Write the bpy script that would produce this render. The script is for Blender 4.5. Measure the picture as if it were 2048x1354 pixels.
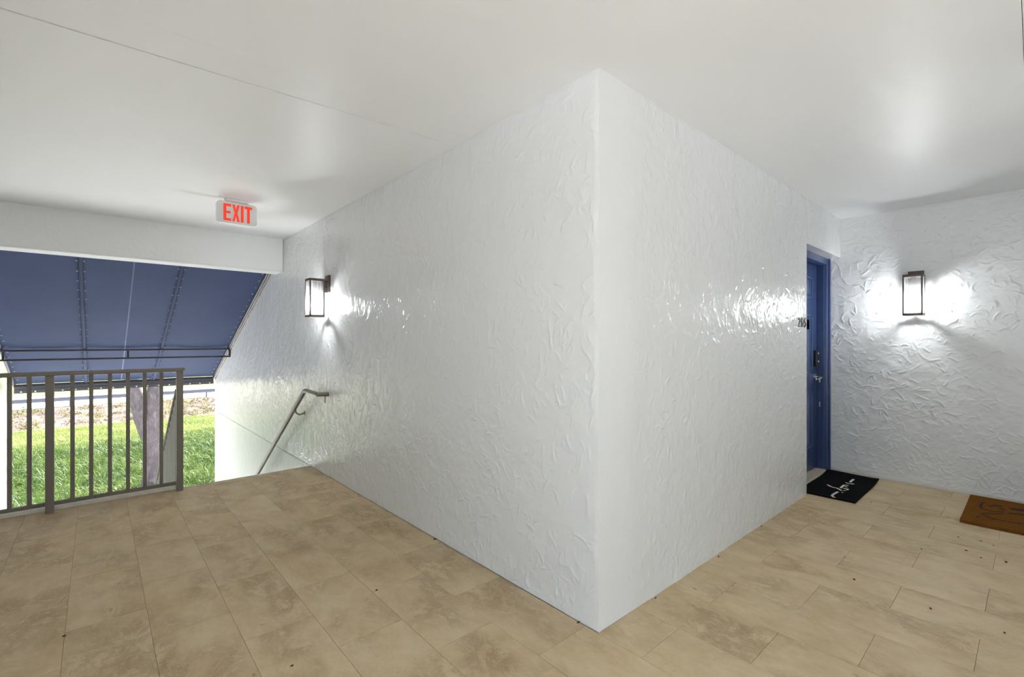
import bpy, bmesh, math, random
import numpy as np
from mathutils import Vector, Matrix

random.seed(7)
rng = np.random.default_rng(11)
scene = bpy.context.scene
COL = scene.collection
for o in list(bpy.data.objects):
    bpy.data.objects.remove(o)

# ------------------------------------------------------------------ camera
W_PX, F_PX = 2048.0, 932.95
YAW = math.radians(48.31)
CAM = Vector((-1.6197, -1.2551, 1.2559))
cam_d = bpy.data.cameras.new('camera')
cam_d.sensor_fit = 'HORIZONTAL'
cam_d.sensor_width = 36.0
cam_d.lens = 36.0 * F_PX / W_PX
cam_d.shift_y = (683.66 - 677.0) / W_PX
cam_d.clip_start = 0.05
cam_d.clip_end = 600
cam = bpy.data.objects.new('camera', cam_d)
COL.objects.link(cam)
cam.location = CAM
cam.rotation_euler = (math.pi / 2, 0, YAW - math.pi / 2)
scene.camera = cam

# ------------------------------------------------------------------ world, sun, exposure
SUN_DIR = Vector((0.45, 0.62, 0.64)).normalized()
world = bpy.data.worlds.new('World')
scene.world = world
world.use_nodes = True
wn = world.node_tree
wn.nodes.clear()
w_out = wn.nodes.new('ShaderNodeOutputWorld')
w_bg = wn.nodes.new('ShaderNodeBackground')
w_sky = wn.nodes.new('ShaderNodeTexSky')
w_sky.sky_type = 'NISHITA'
w_sky.sun_disc = False
w_sky.sun_elevation = math.asin(SUN_DIR.z)
w_sky.sun_rotation = math.atan2(SUN_DIR.x, SUN_DIR.y)
w_sky.air_density = 1.0
w_sky.dust_density = 2.5
w_sky.ozone_density = 0.6
w_bg.inputs['Strength'].default_value = 0.48
w_hs = wn.nodes.new('ShaderNodeHueSaturation')
w_hs.inputs['Saturation'].default_value = 0.62
wn.links.new(w_sky.outputs['Color'], w_hs.inputs['Color'])
wn.links.new(w_hs.outputs['Color'], w_bg.inputs['Color'])
wn.links.new(w_bg.outputs['Background'], w_out.inputs['Surface'])

sun_d = bpy.data.lights.new('sun', 'SUN')
sun_d.energy = 11.5
sun_d.angle = math.radians(0.6)
sun_d.color = (1.0, 0.985, 0.955)
sun = bpy.data.objects.new('sun', sun_d)
COL.objects.link(sun)
sun.location = (20, 20, 30)
sun.rotation_euler = SUN_DIR.to_track_quat('Z', 'Y').to_euler()

LAMP = 185.0           # radiance of a lantern bulb
vs = scene.view_settings
vs.view_transform = 'Standard'
vs.look = 'None'
vs.exposure = 0.84
vs.gamma = 1.0
vs.use_curve_mapping = False
scene.cycles.max_bounces = 8
scene.cycles.diffuse_bounces = 5
scene.cycles.glossy_bounces = 3
scene.cycles.transparent_max_bounces = 12
scene.cycles.sample_clamp_indirect = 6.0
scene.cycles.caustics_reflective = False
scene.cycles.caustics_refractive = False


# ------------------------------------------------------------------ node helpers
def srgb(r, g, b):
    f = lambda c: (c / 255 / 12.92) if c / 255 <= 0.04045 else ((c / 255 + 0.055) / 1.055) ** 2.4
    return (f(r), f(g), f(b), 1.0)


class NT:
    def __init__(self, name):
        self.m = bpy.data.materials.new(name)
        self.m.use_nodes = True
        self.t = self.m.node_tree
        self.t.nodes.clear()
        self.out = self.t.nodes.new('ShaderNodeOutputMaterial')

    def n(self, kind, **kw):
        nd = self.t.nodes.new('ShaderNode' + kind)
        for k, v in kw.items():
            if k in nd.inputs:
                s = nd.inputs[k]
                if hasattr(v, 'is_linked') or isinstance(v, bpy.types.NodeSocket):
                    self.t.links.new(v, s)
                else:
                    s.default_value = v
            else:
                setattr(nd, k, v)
        return nd

    def link(self, a, b):
        self.t.links.new(a, b)

    def math(self, op, a, b=None, clamp=False):
        nd = self.t.nodes.new('ShaderNodeMath')
        nd.operation = op
        nd.use_clamp = clamp
        for i, v in enumerate((a, b)):
            if v is None:
                continue
            if isinstance(v, bpy.types.NodeSocket):
                self.t.links.new(v, nd.inputs[i])
            else:
                nd.inputs[i].default_value = v
        return nd.outputs[0]

    def ramp(self, fac, stops, interp='LINEAR'):
        nd = self.t.nodes.new('ShaderNodeValToRGB')
        nd.color_ramp.interpolation = interp
        els = nd.color_ramp.elements
        while len(els) < len(stops):
            els.new(0.5)
        for e, (p, c) in zip(els, stops):
            e.position = p
            e.color = c if len(c) == 4 else (*c, 1)
        self.t.links.new(fac, nd.inputs[0])
        return nd.outputs[0]

    def mixc(self, fac, a, b, mode='MIX'):
        nd = self.t.nodes.new('ShaderNodeMix')
        nd.data_type = 'RGBA'
        nd.blend_type = mode
        for i, v in ((0, fac), (6, a), (7, b)):
            if isinstance(v, bpy.types.NodeSocket):
                self.t.links.new(v, nd.inputs[i])
            else:
                nd.inputs[i].default_value = v
        return nd.outputs[2]

    def mixf(self, fac, a, b):
        nd = self.t.nodes.new('ShaderNodeMix')
        nd.data_type = 'FLOAT'
        for i, v in ((0, fac), (2, a), (3, b)):
            if isinstance(v, bpy.types.NodeSocket):
                self.t.links.new(v, nd.inputs[i])
            else:
                nd.inputs[i].default_value = v
        return nd.outputs[0]

    def coords(self, scale=(1, 1, 1), loc=(0, 0, 0), add=None):
        tc = self.n('TexCoord')
        mp = self.n('Mapping')
        mp.inputs['Scale'].default_value = scale
        mp.inputs['Location'].default_value = loc
        v = tc.outputs['Object']
        if add is not None:
            va = self.n('VectorMath', operation='ADD')
            self.link(v, va.inputs[0])
            self.link(add, va.inputs[1])
            v = va.outputs[0]
        self.link(v, mp.inputs['Vector'])
        return mp.outputs['Vector']

    def noise(self, vec, scale, detail=3.0, rough=0.5, dist=0.0):
        nd = self.n('TexNoise', Scale=scale, Detail=detail, Roughness=rough, Distortion=dist)
        self.link(vec, nd.inputs['Vector'])
        return nd.outputs['Fac']

    def smooth(self, v, lo, hi, a=0.0, b=1.0):
        nd = self.n('MapRange', interpolation_type='SMOOTHSTEP')
        self.link(v, nd.inputs['Value'])
        for k, x in (('From Min', lo), ('From Max', hi), ('To Min', a), ('To Max', b)):
            nd.inputs[k].default_value = x
        return nd.outputs['Result']

    def bump(self, h, strength=1.0, dist=0.01, normal=None):
        nd = self.n('Bump', Strength=strength, Distance=dist)
        self.link(h, nd.inputs['Height'])
        if normal is not None:
            self.link(normal, nd.inputs['Normal'])
        return nd.outputs['Normal']

    def pbsdf(self, color, rough=0.5, normal=None, **kw):
        nd = self.n('BsdfPrincipled')
        for k, v in (('Base Color', color), ('Roughness', rough), ('Normal', normal)):
            if v is None:
                continue
            if isinstance(v, bpy.types.NodeSocket):
                self.link(v, nd.inputs[k])
            else:
                nd.inputs[k].default_value = v
        for k, v in kw.items():
            nd.inputs[k.replace('_', ' ')].default_value = v
        return nd.outputs[0]

    def done(self, shader):
        self.link(shader, self.out.inputs['Surface'])
        return self.m


def mat_plain(name, col, rough=0.5, metallic=0.0, grain=0.0, gscale=40.0, bump=0.0):
    t = NT(name)
    v = t.coords()
    n = t.noise(v, gscale, 3.0)
    c = t.mixc(t.smooth(n, 0.3, 0.7), tuple(x * (1 - grain) for x in col[:3]) + (1,), tuple(min(1, x * (1 + grain)) for x in col[:3]) + (1,))
    nm = t.bump(n, 1.0, bump) if bump else None
    return t.done(t.pbsdf(c, rough, nm, Metallic=metallic))


def mat_stucco(name, bump=0.0, col=(0.755, 0.77, 0.775, 1), rough=0.21):
    """glossy white paint over plaster (the relief is modelled; bump only where it is too fine)"""
    t = NT(name)
    v = t.coords((1, 1, 0.8))
    n = t.noise(v, 24.0, 3.0, 0.7)
    c = t.mixc(t.smooth(n, 0.66, 0.78, 0, 0.13), col, (0.42, 0.42, 0.40, 1))
    nm = t.bump(t.noise(v, 16.0, 3.0, 0.6, 0.8), 1.0, bump) if bump else None
    return t.done(t.pbsdf(c, rough, nm))


def mat_ceiling():
    t = NT('ceiling_paint')
    a = t.noise(t.coords((1.0, 2.6, 1.0)), 5.0, 2.0, 0.5, 0.2)
    nm = t.bump(a, 1.0, 0.0035)
    return t.done(t.pbsdf((0.89, 0.90, 0.90, 1), 0.42, nm))


def mat_tile():
    t = NT('travertine_tile')
    oi = t.n('ObjectInfo')
    sc = t.n('VectorMath', operation='SCALE')
    cmb = t.n('CombineXYZ')
    r = oi.outputs['Random']
    t.link(r, cmb.inputs[0])
    t.link(t.math('FRACT', t.math('MULTIPLY', r, 37.7)), cmb.inputs[1])
    t.link(t.math('FRACT', t.math('MULTIPLY', r, 91.3)), cmb.inputs[2])
    t.link(cmb.outputs[0], sc.inputs[0])
    sc.inputs['Scale'].default_value = 40.0
    v = t.coords((1.0, 0.62, 1.0), add=sc.outputs[0])
    big = t.noise(v, 7.0, 6.0, 0.74, 0.3)
    vein = t.noise(v, 8.0, 6.0, 0.78, 0.35)
    vl = t.math('SUBTRACT', 1.0, t.math('ABSOLUTE', t.math('MULTIPLY', t.math('SUBTRACT', vein, 0.5), 9.0)), clamp=True)
    vl = t.math('MULTIPLY', vl, t.smooth(t.noise(v, 4.0, 2.0), 0.45, 0.65))
    fine = t.noise(v, 70.0, 4.0, 0.7)
    c = t.ramp(big, [(0.25, srgb(180, 155, 117)), (0.45, srgb(198, 175, 137)), (0.58, srgb(207, 186, 150)), (0.78, srgb(214, 196, 164))])
    c = t.mixc(t.math('MULTIPLY', vl, 0.46), c, srgb(126, 98, 64))
    c = t.mixc(t.smooth(fine, 0.58, 0.76, 0, 0.34), c, srgb(128, 102, 70))
    c = t.mixc(t.math('MULTIPLY', r, 0.12), c, srgb(205, 190, 165))
    spots = t.smooth(t.noise(v, 16.0, 2.0), 0.72, 0.80, 0, 0.5)
    c = t.mixc(spots, c, srgb(96, 74, 50))
    h = t.math('ADD', t.math('MULTIPLY', vl, -0.5), t.math('ADD', big, t.math('MULTIPLY', fine, 0.25)))
    nm = t.bump(h, 1.0, 0.0028)
    return t.done(t.pbsdf(c, 0.52, nm, Specular_IOR_Level=0.35))


def mat_fabric(name, col, trans, tcol):
    t = NT(name)
    v = t.coords()
    w = t.noise(v, 220.0, 2.0)
    big = t.noise(v, 1.6, 3.0)
    c = t.mixc(t.smooth(big, 0.3, 0.7), tuple(x * 0.88 for x in col[:3]) + (1,), col)
    nm = t.bump(w, 0.4, 0.001)
    d = t.pbsdf(c, 0.75, nm, Specular_IOR_Level=0.2)
    tr = t.n('BsdfTranslucent')
    tr.inputs['Color'].default_value = tcol
    mx = t.n('MixShader')
    mx.inputs[0].default_value = trans
    t.link(d, mx.inputs[1])
    t.link(tr.outputs[0], mx.inputs[2])
    return t.done(mx.outputs[0])


def mat_glass():
    t = NT('ribbed_glass')
    tr = t.n('BsdfTransparent')
    tr.inputs[0].default_value = (0.97, 0.98, 0.98, 1)
    tl = t.n('BsdfTranslucent')
    tl.inputs[0].default_value = (0.95, 0.96, 0.97, 1)
    gl = t.n('BsdfGlossy')
    gl.inputs['Roughness'].default_value = 0.12
    m1 = t.n('MixShader')
    m1.inputs[0].default_value = 0.2
    t.link(tr.outputs[0], m1.inputs[1])
    t.link(tl.outputs[0], m1.inputs[2])
    fr = t.n('Fresnel')
    fr.inputs[0].default_value = 1.4
    m2 = t.n('MixShader')
    t.link(fr.outputs[0], m2.inputs[0])
    t.link(m1.outputs[0], m2.inputs[1])
    t.link(gl.outputs[0], m2.inputs[2])
    return t.done(m2.outputs[0])


def mat_emit(name, col, strength):
    t = NT(name)
    e = t.n('Emission')
    e.inputs[0].default_value = col
    e.inputs[1].default_value = strength
    return t.done(e.outputs[0])


def mat_glow(name, col, strength):
    t = NT(name)
    return t.done(t.pbsdf(col, 0.35, None, Emission_Color=col, Emission_Strength=strength))


def mat_ground(name, stops, scale, bump=0.03):
    t = NT(name)
    v = t.coords()
    n = t.noise(v, scale, 6.0, 0.65)
    c = t.ramp(n, stops)
    f = t.noise(v, scale * 14, 4.0, 0.7)
    c = t.mixc(t.smooth(f, 0.4, 0.75, 0, 0.5), c, tuple(x * 0.45 for x in stops[0][1][:3]) + (1,))
    return t.done(t.pbsdf(c, 0.95, t.bump(f, 1.0, bump), Specular_IOR_Level=0.1))


def mat_leaf(name, c1, c2, c3, scale=1.2, trans=0.45):
    t = NT(name)
    g = t.n('NewGeometry')
    v = t.coords()
    n = t.noise(v, scale, 3.0, 0.6)
    c = t.ramp(n, [(0.3, c1), (0.5, c2), (0.72, c3)])
    rn = g.outputs['Random Per Island']
    c = t.mixc(t.math('MULTIPLY', rn, 0.5), c, c3)
    d = t.pbsdf(c, 0.55, None, Specular_IOR_Level=0.3)
    tr = t.n('BsdfTranslucent')
    t.link(c, tr.inputs[0])
    mx = t.n('MixShader')
    mx.inputs[0].default_value = trans
    t.link(d, mx.inputs[1])
    t.link(tr.outputs[0], mx.inputs[2])
    return t.done(mx.outputs[0])


def mat_bark():
    t = NT('bark')
    v = t.coords((1, 1, 0.45))
    n = t.noise(v, 9.0, 6.0, 0.7, 0.8)
    f = t.noise(v, 45.0, 4.0, 0.7)
    c = t.ramp(n, [(0.3, srgb(76, 68, 70)), (0.55, srgb(108, 98, 99)), (0.75, srgb(148, 140, 136))])
    h = t.math('ADD', n, t.math('MULTIPLY', f, 0.35))
    return t.done(t.pbsdf(c, 0.9, t.bump(h, 1.0, 0.05)))


def mat_coir(name, c1, c2, bump=0.006, scale=240.0):
    t = NT(name)
    v = t.coords()
    n = t.noise(v, scale, 3.0, 0.7)
    b = t.noise(v, 14.0, 3.0)
    c = t.mixc(t.smooth(n, 0.35, 0.68), c1, c2)
    c = t.mixc(t.smooth(b, 0.4, 0.75, 0, 0.35), c, c1)
    return t.done(t.pbsdf(c, 0.95, t.bump(n, 1.0, bump), Specular_IOR_Level=0.1))


M = {}
M['stucco'] = mat_stucco('white_stucco')
M['stucco_end'] = mat_stucco('white_stucco_heavy', rough=0.32)
M['stucco_fine'] = mat_stucco('white_stucco_beam', 0.006, col=(0.88, 0.89, 0.89, 1), rough=0.5)
M['ceiling'] = mat_ceiling()
M['white'] = mat_plain('white_paint', (0.8, 0.8, 0.79), 0.4)
M['tile'] = mat_tile()
M['grout'] = mat_plain('grout', srgb(158, 136, 106), 0.9, grain=0.1)
M['concrete'] = mat_plain('concrete', srgb(196, 190, 176), 0.85, grain=0.12, gscale=18, bump=0.002)
M['kerb'] = mat_plain('painted_kerb', srgb(228, 224, 210), 0.6, grain=0.06, gscale=25, bump=0.001)
M['bronze'] = mat_plain('bronze_paint', srgb(116, 109, 99), 0.38, grain=0.06, gscale=60)
M['lamp_metal'] = mat_plain('oiled_bronze', srgb(92, 80, 76), 0.42, metallic=0.25, grain=0.1)
M['frame_dark'] = mat_plain('black_frame', srgb(48, 48, 56), 0.4, grain=0.05)
M['navy'] = mat_fabric('navy_canvas', srgb(74, 84, 108), 0.30, srgb(94, 106, 134))
M['navy_rib'] = mat_fabric('navy_pocket', srgb(74, 84, 112), 0.2, srgb(96, 108, 138))
M['pale_seam'] = mat_fabric('pale_seam', srgb(128, 142, 178), 0.3, srgb(150, 160, 190))
M['valance'] = mat_plain('valance_grey', srgb(92, 92, 98), 0.7, grain=0.1)
M['cream'] = mat_plain('cream_flashing', srgb(214, 206, 190), 0.5, grain=0.06)
M['screw'] = mat_plain('bright_screw', (0.9, 0.9, 0.9), 0.35)
M['glass'] = mat_glass()
M['bulb'] = mat_emit('bulb', (0.955, 0.98, 1.0, 1), LAMP)
M['bulb_fill'] = mat_emit('fill_bulb', (0.955, 0.98, 1.0, 1), LAMP * 0.58)  # for the unseen lantern added as fill light
M['exit_body'] = mat_plain('exit_white', srgb(242, 245, 243), 0.35)
M['exit_letter'] = mat_glow('exit_red', srgb(232, 60, 36), 0.32)
M['door_blue'] = mat_plain('door_blue', srgb(62, 80, 122), 0.28, grain=0.04, gscale=12)
M['plate'] = mat_plain('plate_grey', srgb(168, 174, 190), 0.4)
M['pale_metal'] = mat_plain('pale_baluster', srgb(186, 186, 180), 0.4, grain=0.05)  # stair balusters paler than the bronze rails
M['steel'] = mat_plain('satin_steel', (0.62, 0.62, 0.62), 0.25, metallic=0.9)
M['black'] = mat_plain('black_plastic', srgb(22, 22, 28), 0.35)
M['digit'] = mat_plain('black_digit', srgb(40, 38, 38), 0.45)
M['sill'] = mat_plain('stone_sill', srgb(196, 184, 162), 0.55, grain=0.1, gscale=30)
M['mat_black'] = mat_coir('black_pile', srgb(8, 8, 9), srgb(24, 23, 24))
M['mat_edge'] = mat_plain('mat_rubber', srgb(64, 64, 66), 0.6)
M['mat_brown'] = mat_coir('brown_coir', srgb(98, 58, 14), srgb(150, 96, 30))
M['mat_text'] = mat_plain('cream_print', srgb(226, 220, 206), 0.9)
M['mat_print'] = mat_plain('dark_print', srgb(44, 22, 10), 0.95)
M['grass_soil'] = mat_ground('grass_soil', [(0.3, srgb(52, 66, 34)), (0.55, srgb(84, 96, 52)), (0.75, srgb(124, 120, 80))], 0.6)
M['weed_soil'] = mat_ground('weed_soil', [(0.3, srgb(86, 74, 68)), (0.5, srgb(116, 103, 94)), (0.75, srgb(146, 134, 122))], 0.9)
M['far_grass'] = mat_ground('far_grass', [(0.3, srgb(128, 140, 70)), (0.7, srgb(162, 166, 96))], 0.2)
M['road'] = mat_plain('pale_road', srgb(214, 212, 208), 0.9, grain=0.05, gscale=2)
M['court'] = mat_plain('bounce_concrete', srgb(230, 229, 226), 0.9, grain=0.03, gscale=2)  # whitened for unseen paving that bounces daylight indoors
M['galv'] = mat_plain('galvanised', srgb(128, 130, 138), 0.8, grain=0.08)
M['blade'] = mat_leaf('grass_blade', srgb(40, 70, 24), srgb(66, 98, 36), srgb(124, 138, 74), 1.1, 0.35)
M['blade_sunlit'] = mat_leaf('pale_grass_blade', srgb(104, 124, 54), srgb(138, 152, 78), srgb(170, 174, 112), 0.7, 0.35)  # far blades paler: sunlight of the open lawn put into the colour
M['weed'] = mat_leaf('weed_leaf', srgb(66, 84, 42), srgb(106, 114, 66), srgb(156, 144, 114), 1.0)
M['litter'] = mat_leaf('dry_litter', srgb(74, 52, 44), srgb(112, 84, 70), srgb(156, 136, 114), 2.0, 0.2)
M['crown'] = mat_leaf('tree_leaf', srgb(52, 84, 34), srgb(82, 118, 46), srgb(120, 150, 66), 1.0)
M['bark'] = mat_bark()


# ------------------------------------------------------------------ mesh helpers
class MB:
    def __init__(self):
        self.v, self.f = [], []

    def add(self, vs_, fs):
        o = len(self.v)
        self.v += [tuple(p) for p in vs_]
        self.f += [tuple(i + o for i in f) for f in fs]
        return self

    def box(self, x0, x1, y0, y1, z0, z1):
        p = [(x, y, z) for z in (z0, z1) for y in (y0, y1) for x in (x0, x1)]
        return self.add(p, [(0, 2, 3, 1), (4, 5, 7, 6), (0, 1, 5, 4), (2, 6, 7, 3), (0, 4, 6, 2), (1, 3, 7, 5)])

    def bbox(self, x0, x1, y0, y1, z0, z1, b=0.004, seg=2):
        bm = bmesh.new()
        bmesh.ops.create_cube(bm, size=1.0)
        for v in bm.verts:
            v.co = Vector(((x0 + x1) / 2 + v.co.x * (x1 - x0), (y0 + y1) / 2 + v.co.y * (y1 - y0), (z0 + z1) / 2 + v.co.z * (z1 - z0)))
        bmesh.ops.bevel(bm, geom=bm.edges[:], offset=b, segments=seg, profile=0.5, affect='EDGES')
        bm.verts.index_update()
        self.add([v.co[:] for v in bm.verts], [[v.index for v in f.verts] for f in bm.faces])
        bm.free()
        return self

    def prism(self, poly, a0, a1, axis):
        """poly: list of 2D points (other two axes in order), extruded along axis"""
        def mk(p, a):
            return {0: (a, p[0], p[1]), 1: (p[0], a, p[1]), 2: (p[0], p[1], a)}[axis]
        n = len(poly)
        vs_ = [mk(p, a0) for p in poly] + [mk(p, a1) for p in poly]
        fs = [tuple(range(n - 1, -1, -1)), tuple(range(n, 2 * n))]
        fs += [(i, (i + 1) % n, (i + 1) % n + n, i + n) for i in range(n)]
        return self.add(vs_, fs)

    def tube(self, pts, r, seg=10, cap=True):
        pts = [Vector(p) for p in pts]
        rs = r if isinstance(r, (list, tuple)) else [r] * len(pts)
        rings, up = [], None
        for i, p in enumerate(pts):
            d = (pts[min(i + 1, len(pts) - 1)] - pts[max(i - 1, 0)]).normalized()
            if up is None:
                up = Vector((0, 0, 1)) if abs(d.z) < 0.9 else Vector((1, 0, 0))
            a = d.cross(up).normalized()
            up = a.cross(d).normalized()
            rings.append([p + (a * math.cos(2 * math.pi * k / seg) + up * math.sin(2 * math.pi * k / seg)) * rs[i] for k in range(seg)])
        vs_ = [q for ring in rings for q in ring]
        fs = []
        for i in range(len(rings) - 1):
            for k in range(seg):
                k2 = (k + 1) % seg
                fs.append((i * seg + k, i * seg + k2, (i + 1) * seg + k2, (i + 1) * seg + k))
        if cap:
            fs.append(tuple(range(seg - 1, -1, -1)))
            fs.append(tuple(range(len(vs_) - seg, len(vs_))))
        return self.add(vs_, fs)

    def lathe(self, prof, cx, cy, seg=16):
        """prof: list of (radius, z)"""
        vs_ = [(cx + r * math.cos(2 * math.pi * k / seg), cy + r * math.sin(2 * math.pi * k / seg), z) for r, z in prof for k in range(seg)]
        fs = []
        for i in range(len(prof) - 1):
            for k in range(seg):
                k2 = (k + 1) % seg
                fs.append((i * seg + k, i * seg + k2, (i + 1) * seg + k2, (i + 1) * seg + k))
        fs.append(tuple(range(seg - 1, -1, -1)))
        fs.append(tuple(range(len(vs_) - seg, len(vs_))))
        return self.add(vs_, fs)

    def mesh(self, name):
        me = bpy.data.meshes.new(name)
        me.from_pydata(self.v, [], self.f)
        me.update()
        return me

    def build(self, name, mat, parent=None, smooth=False):
        me = self.mesh(name)
        if smooth:
            me.shade_smooth()
            try:
                me.set_sharp_from_angle(angle=math.radians(38))
            except Exception:
                pass
        return link(name, me, mat, parent)


def link(name, me, mat, parent=None):
    o = bpy.data.objects.new(name, me)
    if mat is not None and not me.materials:
        me.materials.append(M[mat] if isinstance(mat, str) else mat)
    COL.objects.link(o)
    if parent is not None:
        o.parent = parent
    return o


def tag(o, label=None, cat=None, group=None, kind=None):
    for k, v in (('label', label), ('category', cat), ('group', group), ('kind', kind)):
        if v:
            o[k] = v
    return o


def thing(name, label, cat, loc=(0, 0, 0), rz=0.0, group=None):
    o = bpy.data.objects.new(name, None)
    o.empty_display_size = 0.1
    COL.objects.link(o)
    o.location = loc
    o.rotation_euler = (0, 0, rz)
    return tag(o, label, cat, group)


def copy_tree(o, parent=None):
    c = o.copy()
    COL.objects.link(c)
    c.parent = parent
    for ch in list(o.children):
        copy_tree(ch, c)
    return c


def fast_mesh(name, verts, faces_flat, n_per):
    """numpy mesh of equal-size faces"""
    me = bpy.data.meshes.new(name)
    nv, nf = len(verts), len(faces_flat) // n_per
    me.vertices.add(nv)
    me.vertices.foreach_set('co', np.asarray(verts, dtype=np.float32).ravel())
    me.loops.add(nf * n_per)
    me.loops.foreach_set('vertex_index', np.asarray(faces_flat, dtype=np.int32))
    me.polygons.add(nf)
    me.polygons.foreach_set('loop_start', np.arange(0, nf * n_per, n_per, dtype=np.int32))
    me.polygons.foreach_set('loop_total', np.full(nf, n_per, dtype=np.int32))
    me.update(calc_edges=True)
    return me


# ------------------------------------------------------------------ plan of the place (metres)
H = 2.44               # ceiling
Y_EDGE = 3.64          # top of the stairs
Y_BEAM0, Y_BEAM1, Z_BEAM = 4.535, 4.785, 2.058
Y_OUT = 8.739          # outer end of the stair walls
X_END = 3.746          # end wall of the side hall
X_OUTER = -2.59        # wall on the far side of the stairwell
Y_OPP = -1.90          # wall of the hall opposite the blue door
Y_BACK = -6.5
Y_OPEN = -0.7          # unseen outer side left open south of this to let daylight in
X_DOOR, Z_DOOR = 2.75, 2.068
G = -2.7               # lawn level
AW = lambda y: 2.135 - 0.415 * (y - 5.113)     # awning plane

# ------------------------------------------------------------------ walls
def vnoise(ny, nx, cell, seed):
    """smooth value noise on a grid, one lattice cell = cell samples"""
    r = np.random.default_rng(seed)
    gy, gx = int(ny / cell) + 3, int(nx / cell) + 3
    g_ = r.random((gy, gx))
    yy, xx = np.arange(ny) / cell, np.arange(nx) / cell
    iy, ix = yy.astype(int), xx.astype(int)
    fy, fx = yy - iy, xx - ix
    fy, fx = (fy * fy * (3 - 2 * fy))[:, None], (fx * fx * (3 - 2 * fx))[None, :]
    a_, b_ = g_[np.ix_(iy, ix)], g_[np.ix_(iy, ix + 1)]
    c_, d_ = g_[np.ix_(iy + 1, ix)], g_[np.ix_(iy + 1, ix + 1)]
    return (a_ * (1 - fx) + b_ * fx) * (1 - fy) + (c_ * (1 - fx) + d_ * fx) * fy


def relief(width, height, res, seed, per_m2=430, amp=0.0054, tilt=90.0, spread=38.0, wave=0.0055, fade_lo=True, fade_hi=True):
    """skip-trowel plaster: curved trowel ridges with one steep and one sloping side"""
    nx, ny = int(round(width / res)) + 1, int(round(height / res)) + 1
    r = np.random.default_rng(seed)
    hm = np.zeros((ny, nx), dtype=np.float32)
    K = max(3, int(0.028 / res))
    ky, kx = np.mgrid[-K:K + 1, -K:K + 1] * res
    patch = vnoise(ny, nx, 0.16 / res, seed + 1)
    for _ in range(int(width * height * per_m2)):
        px_, py_ = r.random() * (nx - 1), r.random() * (ny - 1)
        dens = patch[int(py_), int(px_)]
        if r.random() > 0.25 + 1.1 * dens:
            continue
        ang = math.radians(tilt + r.normal() * spread)
        curv = r.normal() * 11.0
        L = r.uniform(0.02, 0.11) * (0.6 + 0.7 * dens)
        w = r.uniform(0.0022, 0.0040)
        lam = r.uniform(0.006, 0.016)
        hgt = r.uniform(0.35, 1.0) ** 1.3
        side = 1 if r.random() < 0.5 else -1
        n = max(3, int(L / (res * 1.2)))
        step = L / n
        for k in range(n):
            t = k / (n - 1)
            ca, sa = math.cos(ang), math.sin(ang)
            ix, iy = int(round(px_)), int(round(py_))
            if K <= ix < nx - K and K <= iy < ny - K:
                ox, oy = (ix - px_) * res, (iy - py_) * res
                sN = (-(kx + ox) * sa + (ky + oy) * ca) * side
                sT = (kx + ox) * ca + (ky + oy) * sa
                prof = np.where(sN < 0, np.exp(-(sN / w) ** 2), 0.45 * np.exp(-np.abs(sN) / lam) + 0.55 * np.exp(-(sN / w) ** 2))
                prof = prof * np.exp(-(sT / (step * 1.2)) ** 2) * hgt * (math.sin(math.pi * min(1, 0.12 + t * 0.88)) ** 0.5)
                sub = hm[iy - K:iy + K + 1, ix - K:ix + K + 1]
                np.maximum(sub, prof, out=sub)
            px_ += ca * step / res
            py_ += sa * step / res
            ang += curv * step + r.normal() * 0.10
    und = vnoise(ny, nx, 0.11 / res, seed + 2) * 0.6 + vnoise(ny, nx, 0.045 / res, seed + 3) * 0.4
    fine = vnoise(ny, nx, 0.014 / res, seed + 4)
    isl = np.clip((vnoise(ny, nx, 0.06 / res, seed + 5) * 0.6 + vnoise(ny, nx, 0.025 / res, seed + 6) * 0.4 - 0.5) / 0.05, 0, 1)
    out = hm * amp + und * wave + fine * 0.0007 + isl * 0.0010
    e = max(2, int(0.02 / res))                 # fade to the arris at the borders
    fx = np.minimum(1, np.minimum(np.arange(nx), np.arange(nx)[::-1]) / e)
    up, dn = np.arange(ny) / e, np.arange(ny)[::-1] / e
    fy = np.minimum(1, np.minimum(up if fade_lo else 1, dn if fade_hi else 1)) * np.ones(ny)
    return out * fx[None, :] * fy[:, None]


def skin(hm, place):
    """grid mesh data; place(a, b, h) -> coordinates from grid parameters 0..1 and relief"""
    ny, nx = hm.shape
    b_, a_ = np.meshgrid(np.linspace(0, 1, ny), np.linspace(0, 1, nx), indexing='ij')
    P = place(a_, b_, hm).reshape(-1, 3)
    i = (np.arange(ny - 1)[:, None] * nx + np.arange(nx - 1)[None, :]).ravel()
    return P, np.stack([i, i + 1, i + nx + 1, i + nx], 1)


def wall_mesh(name, mat, boxes, skins, label):
    """one wall object: plain core plus plaster skins; skins = (verts, quads, flip)"""
    V, Q, o = [], [], 0
    for P, F in ((np.array(boxes.v), np.array([f for f in boxes.f if len(f) == 4])),):
        V.append(P)
        Q.append(F)
        o += len(P)
    for P, F, flip in skins:
        V.append(P)
        Q.append((F[:, ::-1] if flip else F) + o)
        o += len(P)
    me = fast_mesh(name, np.concatenate(V), np.concatenate(Q).ravel(), 4)
    sm = np.ones(len(me.polygons), dtype=bool)
    sm[:len(boxes.f)] = False
    me.polygons.foreach_set('use_smooth', sm)
    return tag(link(name, me, mat), label, 'wall', kind='structure')


st3 = lambda x, y, z: np.stack(np.broadcast_arrays(x, y, z), -1)
EPS = 0.002
TOP = lambda y: np.where(y < Y_BEAM1, H, AW(y) + 0.03)

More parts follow.
